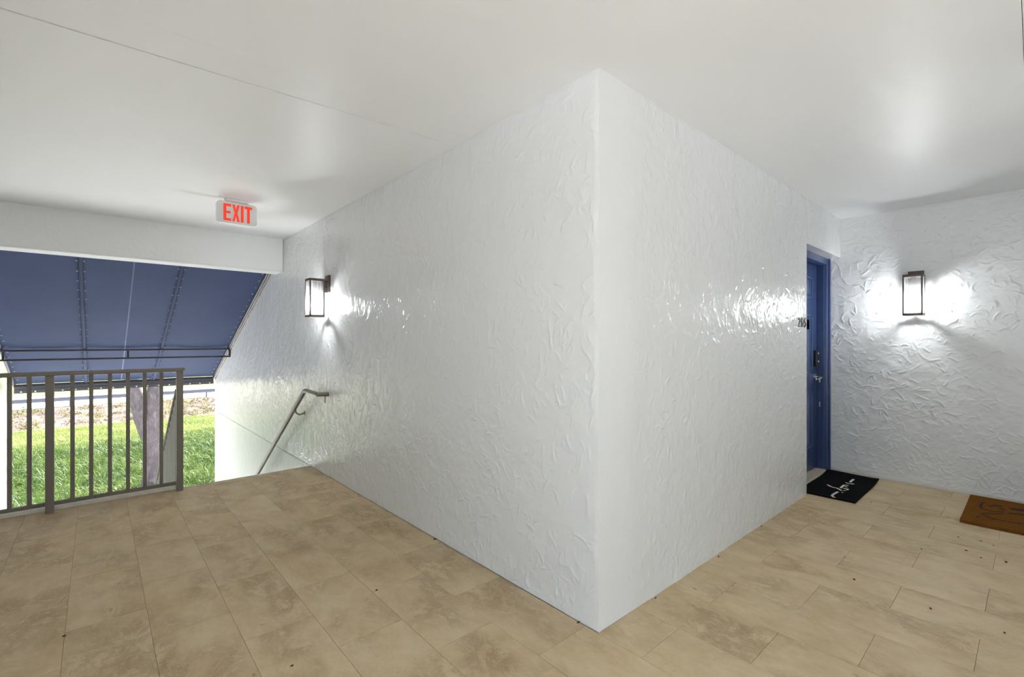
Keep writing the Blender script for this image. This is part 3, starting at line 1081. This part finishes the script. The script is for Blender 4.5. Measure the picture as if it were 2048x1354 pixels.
def doormat(x0, x1, y0, y1, th, curl):
    nx, ny = 40, 20
    vs_, fs = [], []
    for s in (0, 1):
        for j in range(ny + 1):
            for i in range(nx + 1):
                a, b = i / nx, j / ny
                z = curl * (max(0, a - 0.72) / 0.28) ** 2 * (0.55 + 0.45 * b) + curl * 0.25 * (max(0, 0.2 - b) / 0.2) ** 2 * a
                vs_.append((x0 + (x1 - x0) * a, y0 + (y1 - y0) * b, z + 0.0012 + s * th))
    n1 = (nx + 1) * (ny + 1)
    idx = lambda i, j, s: s * n1 + j * (nx + 1) + i
    for j in range(ny):
        for i in range(nx):
            fs.append((idx(i, j, 1), idx(i + 1, j, 1), idx(i + 1, j + 1, 1), idx(i, j + 1, 1)))
            fs.append((idx(i, j, 0), idx(i, j + 1, 0), idx(i + 1, j + 1, 0), idx(i + 1, j, 0)))
    for i in range(nx):
        fs.append((idx(i, 0, 0), idx(i + 1, 0, 0), idx(i + 1, 0, 1), idx(i, 0, 1)))
        fs.append((idx(i, ny, 0), idx(i, ny, 1), idx(i + 1, ny, 1), idx(i + 1, ny, 0)))
    for j in range(ny):
        fs.append((idx(0, j, 0), idx(0, j, 1), idx(0, j + 1, 1), idx(0, j + 1, 0)))
        fs.append((idx(nx, j, 0), idx(nx, j + 1, 0), idx(nx, j + 1, 1), idx(nx, j, 1)))
    return MB().add(vs_, fs)


def stroke(pts, r, z):
    """flat ribbon of print on a mat, from plan points"""
    mb = MB()
    n = len(pts)
    L, Rr = [], []
    for i, p in enumerate(pts):
        a, b = pts[max(0, i - 1)], pts[min(n - 1, i + 1)]
        d = Vector((b[0] - a[0], b[1] - a[1], 0)).normalized()
        q = Vector((-d.y, d.x, 0)) * r
        L.append(Vector((p[0], p[1], z)) + q)
        Rr.append(Vector((p[0], p[1], z)) - q)
    for i in range(n - 1):
        t = Vector((0, 0, 0.0012))
        mb.add([L[i], Rr[i], Rr[i + 1], L[i + 1], L[i] + t, Rr[i] + t, Rr[i + 1] + t, L[i + 1] + t],
               [(0, 3, 2, 1), (4, 5, 6, 7), (0, 1, 5, 4), (2, 3, 7, 6), (0, 4, 7, 3), (1, 2, 6, 5)])
    return mb


bmat = thing('doormat', 'black doormat with white script lettering in front of the blue door', 'doormat')
doormat(2.77, 3.595, -0.325, 0.072, 0.010, 0.030).build('pile', 'mat_black', bmat, smooth=True)
sc_ = 90 / 2048
strokes = [[(690, 1010), (600, 985), (548, 925), (600, 870), (720, 800), (815, 750)],
           [(345, 430), (480, 510), (640, 560), (760, 580), (880, 640), (980, 700)],
           [(985, 775), (1050, 790)], [(1080, 690), (1160, 712)], [(1060, 600), (1180, 610), (1265, 622), (1230, 668)],
           [(940, 580), (1010, 515), (1090, 450), (1200, 450), (1300, 462)], [(1130, 520), (1250, 532)],
           [(1180, 330), (1270, 370), (1440, 395), (1535, 388)], [(1370, 318), (1430, 262), (1530, 208)]]
for st in strokes:
    pts = [on_floor(1640 + x * sc_, 950 + y * sc_, 0.014) for x, y in st]
    s_ = stroke([(p.x, p.y) for p in pts], 0.0085, 0.0)
    vs_ = []
    for v in s_.v:
        a = max(0, (v[0] - 2.77) / 0.825)
        b = (v[1] + 0.325) / 0.397
        zz = 0.030 * (max(0, a - 0.72) / 0.28) ** 2 * (0.55 + 0.45 * b) + 0.030 * 0.25 * (max(0, 0.2 - b) / 0.2) ** 2 * a
        vs_.append((v[0], v[1], v[2] + 0.0112 + zz))
    MB().add(vs_, s_.f).build('letter_stroke', 'mat_text', bmat)
ed = MB()
ed.tube([(3.597, -0.325 + 0.397 * k / 8, 0.0065 + 0.030 * (0.55 + 0.45 * k / 8) + 0.0075 * (max(0, 0.2 - k / 8) / 0.2) ** 2) for k in range(9)], 0.0062, 6)
ed.build('rubber_edge', 'mat_edge', bmat)

cmat = thing('doormat', 'brown coir doormat with dark lettering, at the right edge', 'doormat')
doormat(2.868, 3.655, -1.36, -0.903, 0.018, 0.004).build('coir', 'mat_brown', cmat, smooth=True)
sc_ = 128 / 2039
strokes = [([(780, 310), (690, 350), (645, 460), (700, 512), (820, 545), (1000, 590), (1400, 622)], 0.008),
           ([(900, 430), (1060, 442)], 0.010), ([(1165, 400), (1215, 440)], 0.026), ([(1240, 500), (1430, 560)], 0.010),
           ([(545, 750), (610, 765)], 0.022), ([(650, 685), (820, 735), (1080, 840), (1410, 900)], 0.007),
           ([(700, 655), (1000, 665), (1400, 690)], 0.007), ([(1600, 520), (1830, 540), (2039, 565), (2400, 610)], 0.024),
           ([(1560, 660), (1800, 680), (2039, 720), (2400, 770)], 0.018), ([(1500, 930), (1800, 975), (2039, 1005), (2300, 1040)], 0.006),
           ([(1380, 895), (1440, 912)], 0.018), ([(1045, 830), (1110, 848)], 0.018)]
for st, r in strokes:
    pts = [on_floor(1920 + x * sc_, 985 + y * sc_, 0.02) for x, y in st]
    s_ = stroke([(p.x, p.y) for p in pts], r, 0.0193)
    MB().add([(v[0], max(v[1], -1.355), v[2] + 0.004 * (max(0, (v[0] - 2.868) / 0.787 - 0.72) / 0.28) ** 2) for v in s_.v], s_.f).build('letter_stroke', 'mat_print', cmat)

# ------------------------------------------------------------------ outside: ground, road, guard rail
m = MB()
m.box(-60, 60, 13.3, 28.3, G - 0.3, G)
m.box(-60, -14, 9.6, 13.3, G - 0.3, G)
m.box(12, 60, 9.6, 13.3, G - 0.3, G)
m.box(-60, X_OUTER - 0.2, 7.0, 9.6, G - 0.3, G)
m.box(0.22, 60, 2, 9.6, G - 0.3, G)
tag(m.build('ground_lawn', 'grass_soil'), 'green lawn beyond the stairs', 'lawn', kind='structure')
tag(MB().box(-60, X_OUTER - 0.2, -30, 7.0, G - 0.3, G + 0.005).build('bounce_court', 'court'), 'unseen pale court added below the landing to bounce light', 'paving', kind='structure')  # unseen court added to bounce neutral daylight onto the ceiling
nx, ny = 90, 24
vs_, fs = [], []
for j in range(ny + 1):
    for i in range(nx + 1):
        x, y = -45 + 90 * i / nx, 28.3 + 10.1 * j / ny
        z = G + 0.10 * math.sin(x * 0.9 + y) * math.sin(y * 0.8) * math.sin(math.pi * j / ny) + random.uniform(0, 0.06) * math.sin(math.pi * j / ny)
        vs_.append((x, y, z))
for j in range(ny):
    for i in range(nx):
        a = j * (nx + 1) + i
        fs.append((a, a + 1, a + nx + 2, a + nx + 1))
tag(MB().add(vs_, fs).build('ground_verge', 'weed_soil', smooth=True), 'dry weedy verge between lawn and road', 'verge', kind='structure')
tag(MB().box(-120, 120, 38.4, 46.4, G - 0.3, G + 0.01).build('road', 'road'), 'pale sunlit road beyond the verge', 'road', kind='structure')
vs_, fs = [], []
for k, (y, z) in enumerate(((46.4, G + 0.0), (54, G + 0.15), (75, G + 0.9), (130, G + 2.6))):
    vs_ += [(-160, y, z), (160, y, z)]
    if k:
        fs.append((2 * k - 2, 2 * k - 1, 2 * k + 1, 2 * k))
tag(MB().add(vs_, fs).build('ground_bank', 'far_grass'), 'pale green grass bank beyond the road', 'grass bank', kind='structure')

gr = thing('guard_rail', 'galvanised road guard rail on short posts beside the pale road', 'guard rail', (0, 0, 0))
prof = [(-0.01, 0.33), (0.015, 0.34), (0.015, 0.40), (0.0, 0.43), (0.0, 0.47), (0.015, 0.50), (0.015, 0.565), (-0.01, 0.575), (-0.025, 0.575), (0.0, 0.55), (0.0, 0.505), (-0.02, 0.475), (-0.02, 0.425), (0.0, 0.395), (0.0, 0.35), (-0.025, 0.33)]
MB().prism([(38.3 - y, G + z) for y, z in prof], -40, 40, 0).build('rail_beam', 'galv', gr)
pm = MB().bbox(-0.05, 0.05, 0.0, 0.11, 0.0, 0.60, 0.008, 1).mesh('post')
for k in range(-9, 12):
    p = link('post', pm, 'galv', gr)
    p.location = (-2.82 + 1.775 * k, 38.33, G + 0.0)

# ------------------------------------------------------------------ tree
tr = thing('tree', 'grey trunked tree forking low on the lawn beyond the railing', 'tree', (-0.52, 14.25, G))
def trunk_pts(pts, rs, seg=18, wob=0.05):
    mb = MB().tube(pts, rs, seg)
    mb.v = [(x * (1 + 0), y, z) for x, y, z in mb.v]
    return mb
tk = MB()
def bez(p0, p1, p2, n):
    return [(Vector(p0) * (1 - t) ** 2 + Vector(p1) * 2 * t * (1 - t) + Vector(p2) * t * t) for t in [i / n for i in range(n + 1)]]
main = bez((0, 0, -0.05), (-0.02, 0, 1.4), (0.10, 0.05, 3.4), 16)
rad = [0.30, 0.245, 0.225, 0.215, 0.21, 0.205, 0.205, 0.21, 0.205, 0.195, 0.185, 0.18, 0.175, 0.17, 0.165, 0.16, 0.15]
tk.tube(main, rad, 20)
br = bez((-0.03, 0, 1.35), (-0.25, 0.05, 2.0), (-0.62, 0.0, 3.9), 12)
tk.tube(br, [0.13, 0.17, 0.18, 0.18, 0.175, 0.17, 0.165, 0.16, 0.15, 0.145, 0.14, 0.13, 0.12], 18)
for (a, b, c, r) in (((0.10, 0.05, 3.3), (0.5, 0.3, 4.3), (1.4, 0.8, 5.4), 0.10), ((0.08, 0.05, 3.3), (0.0, -0.3, 4.4), (0.2, -1.0, 5.8), 0.10),
                     ((-0.6, 0, 3.8), (-1.0, 0.2, 4.6), (-1.9, 0.6, 5.5), 0.09), ((-0.6, 0, 3.8), (-0.6, -0.3, 4.6), (-1.0, -1.2, 5.6), 0.08)):
    pts = bez(a, b, c, 6)
    tk.tube(pts, [r * (1 - 0.11 * i) for i in range(7)], 10)
tko = tk.build('trunk', 'bark', tr, smooth=True)
tko.data.shade_smooth()
sb = tko.modifiers.new('rough', 'DISPLACE')
tx = bpy.data.textures.new('bark_noise', 'CLOUDS')
tx.noise_scale = 0.12
sb.texture = tx
sb.strength = 0.05
# crown: many leaf cards with a fold, one mass
nl = 9000
cen = np.array([[0.9, 0.6, 5.6], [-0.3, -0.6, 6.2], [-1.6, 0.5, 5.7], [0.2, 0.9, 6.6], [-0.9, -1.2, 5.8], [1.6, -0.4, 6.1]])
which = rng.integers(0, len(cen), nl)
dirs = rng.normal(size=(nl, 3))
dirs /= np.linalg.norm(dirs, axis=1)[:, None]
pos = cen[which] + dirs * (rng.random(nl)[:, None] ** 0.5) * np.array([1.7, 1.7, 1.05])
ax = rng.normal(size=(nl, 3)); ax /= np.linalg.norm(ax, axis=1)[:, None]
bx_ = np.cross(ax, rng.normal(size=(nl, 3))); bx_ /= np.linalg.norm(bx_, axis=1)[:, None]
L_ = rng.uniform(0.06, 0.12, nl)[:, None]
w_ = L_ * 0.42
v4 = np.stack([pos, pos + ax * L_ * 0.5 + bx_ * w_, pos + ax * L_, pos + ax * L_ * 0.5 - bx_ * w_], 1).reshape(-1, 3)
cr = link('crown', fast_mesh('crown', v4, np.arange(nl * 4), 4), 'crown', tr)
cr['kind'] = 'stuff'


# ------------------------------------------------------------------ grass, weeds, litter
def blades(n, xr, yr, hr_, wr, lean, z0=G, keep=None):
    x = rng.uniform(*xr, n)
    y = rng.uniform(*yr, n)
    if keep is not None:
        k = keep(x, y)
        x, y = x[k], y[k]
        n = len(x)
    h = rng.uniform(*hr_, n)
    w = rng.uniform(*wr, n)
    th = rng.uniform(0, 2 * np.pi, n)
    le = rng.uniform(0.15, lean, n) * h
    ph = rng.uniform(0, 2 * np.pi, n)
    cx, sx = np.cos(th) * w / 2, np.sin(th) * w / 2
    lx, ly = np.cos(ph) * le, np.sin(ph) * le
    z = np.full(n, z0)
    P = np.stack([np.stack([x - cx, y - sx, z], 1), np.stack([x + cx, y + sx, z], 1),
                  np.stack([x + cx * .8 + lx * .4, y + sx * .8 + ly * .4, z + h * .6], 1), np.stack([x - cx * .8 + lx * .4, y - sx * .8 + ly * .4, z + h * .6], 1),
                  np.stack([x + lx, y + ly, z + h * (1 - 0.25 * le / h)], 1)], 1).reshape(-1, 3)
    b = (np.arange(n) * 5)[:, None]
    F = (b + np.array([[0, 1, 2, 0, 2, 3, 3, 2, 4]])).ravel()
    return P, F


def patchy(x, y):
    q = np.sin(x * 1.9 + 1.3 * np.sin(y * 1.1)) * np.sin(y * 1.5 + 0.9 * np.sin(x * 1.3)) * 0.5 + 0.5
    return rng.random(len(x)) < 0.45 + 0.55 * q


P, F = blades(105000, (-9, 7), (13.3, 23.5), (0.06, 0.20), (0.008, 0.020), 1.4, keep=patchy)
P2, F2 = [], []
nt = 1300                                     # long bent tufts
tx_, ty_ = rng.uniform(-8, 6, nt), rng.uniform(13.4, 22.0, nt)
base = len(P)
for x_, y_ in zip(tx_, ty_):
    p_, f_ = blades(14, (x_ - 0.10, x_ + 0.10), (y_ - 0.10, y_ + 0.10), (0.16, 0.42), (0.012, 0.024), 1.7)
    P2.append(p_)
    F2.append(f_ + base)
    base += len(p_)
P, F = np.concatenate([P] + P2), np.concatenate([F] + F2)
o = link('grass', fast_mesh('grass', P, F, 3), 'blade')
tag(o, 'lush green grass of the near lawn below the railing', 'grass', kind='stuff')
P, F = blades(60000, (-12, 10), (21.5, 28.4), (0.05, 0.15), (0.010, 0.022), 1.2)
o = link('grass', fast_mesh('grass', P, F, 3), 'blade_sunlit')
tag(o, 'pale sunlit grass along the far side of the lawn', 'grass', kind='stuff')


def clumps(n, xr, yr, size, per, mat, name, label, cat, dens=None):
    cx, cy = rng.uniform(*xr, n), rng.uniform(*yr, n)
    if dens is not None:
        k = dens(cx, cy)
        cx, cy = cx[k], cy[k]
        n = len(cx)
    s = rng.uniform(*size, n)
    c = np.repeat(np.stack([cx, cy, np.full(n, G)], 1), per, 0)
    S = np.repeat(s, per)[:, None]
    d = rng.normal(size=(n * per, 3))
    d /= np.linalg.norm(d, axis=1)[:, None]
    d[:, 2] = np.abs(d[:, 2]) * 0.8
    p = c + d * S * rng.random((n * per, 1)) ** 0.4
    a = d + rng.normal(size=d.shape) * 0.6
    a /= np.linalg.norm(a, axis=1)[:, None]
    b = np.cross(a, rng.normal(size=d.shape))
    b /= np.linalg.norm(b, axis=1)[:, None]
    L = S * rng.uniform(0.3, 0.6, (n * per, 1))
    v = np.stack([p, p + a * L * .5 + b * L * .28, p + a * L, p + a * L * .5 - b * L * .28], 1).reshape(-1, 3)
    ob = link(name, fast_mesh(name, v, np.arange(n * per * 4), 4), mat)
    return tag(ob, label, cat, kind='stuff')


clumps(900, (-14, 12), (29.0, 37.0), (0.10, 0.30), 28, 'weed', 'weeds', 'straggly weeds growing over the dry verge', 'weeds',
       dens=lambda x, y: rng.random(len(x)) < 0.35 + 0.65 * (np.sin(x * 0.8 + 1.0) * 0.5 + 0.5))
clumps(700, (-14, 12), (28.2, 36.5), (0.08, 0.20), 22, 'litter', 'litter', 'brown dry stalks and litter along the verge', 'dry litter')
clumps(330, (-2.6, 1.9), (13.2, 16.2), (0.03, 0.09), 18, 'litter', 'litter', 'brown fallen leaves around the foot of the tree', 'dry litter',
       dens=lambda x, y: ((x + 0.5) / 2.2) ** 2 + ((y - 14.3) / 1.6) ** 2 < 1)

# ------------------------------------------------------------------ specks of dirt and leaf bits on the tiles
mb = MB()
for (u, v, sz) in ((873, 1077, .016), (1437, 1113, .008), (1523, 1052, .009), (1311, 1196, .008), (1158, 1244, .009), (967, 1128, .008), (1843, 1098, .009), (1917, 1074, .008),
                   (1962, 1082, .006), (1987, 1091, .006), (2012, 1124, .015), (1962, 1115, .009), (1709, 1159, .012), (1861, 1217, .009), (1775, 1006, .006), (1743, 1004, .006),
                   (1896, 1034, .006), (1617, 1039, .005), (2009, 1265, .007), (128, 1272, .008), (753, 1180, .008), (584, 1331, .007), (1933, 1101, .012), (1689, 1114, .006)):
    c = on_floor(u, v, 0.003)
    if c.x < 0 and c.y > -0.02:
        c.x = min(c.x, -0.012)
    a0 = random.uniform(0, 6.28)
    n = 6
    ring = [(c.x + math.cos(a0 + k * 6.283 / n) * sz * random.uniform(0.5, 1.0), c.y + math.sin(a0 + k * 6.283 / n) * sz * random.uniform(0.3, 0.7), 0.0008 + random.uniform(0, 0.003)) for k in range(n)]
    topp = [(x, y, z + 0.002) for x, y, z in ring]
    mb.add(ring + topp, [tuple(range(n - 1, -1, -1)), tuple(range(n, 2 * n))] + [(k, (k + 1) % n, (k + 1) % n + n, k + n) for k in range(n)])
tag(mb.build('dirt_specks', mat_plain('dark_litter', srgb(58, 46, 34), 0.9)), 'tiny dark leaf bits and dirt scattered over the tiles', 'dirt', kind='stuff')
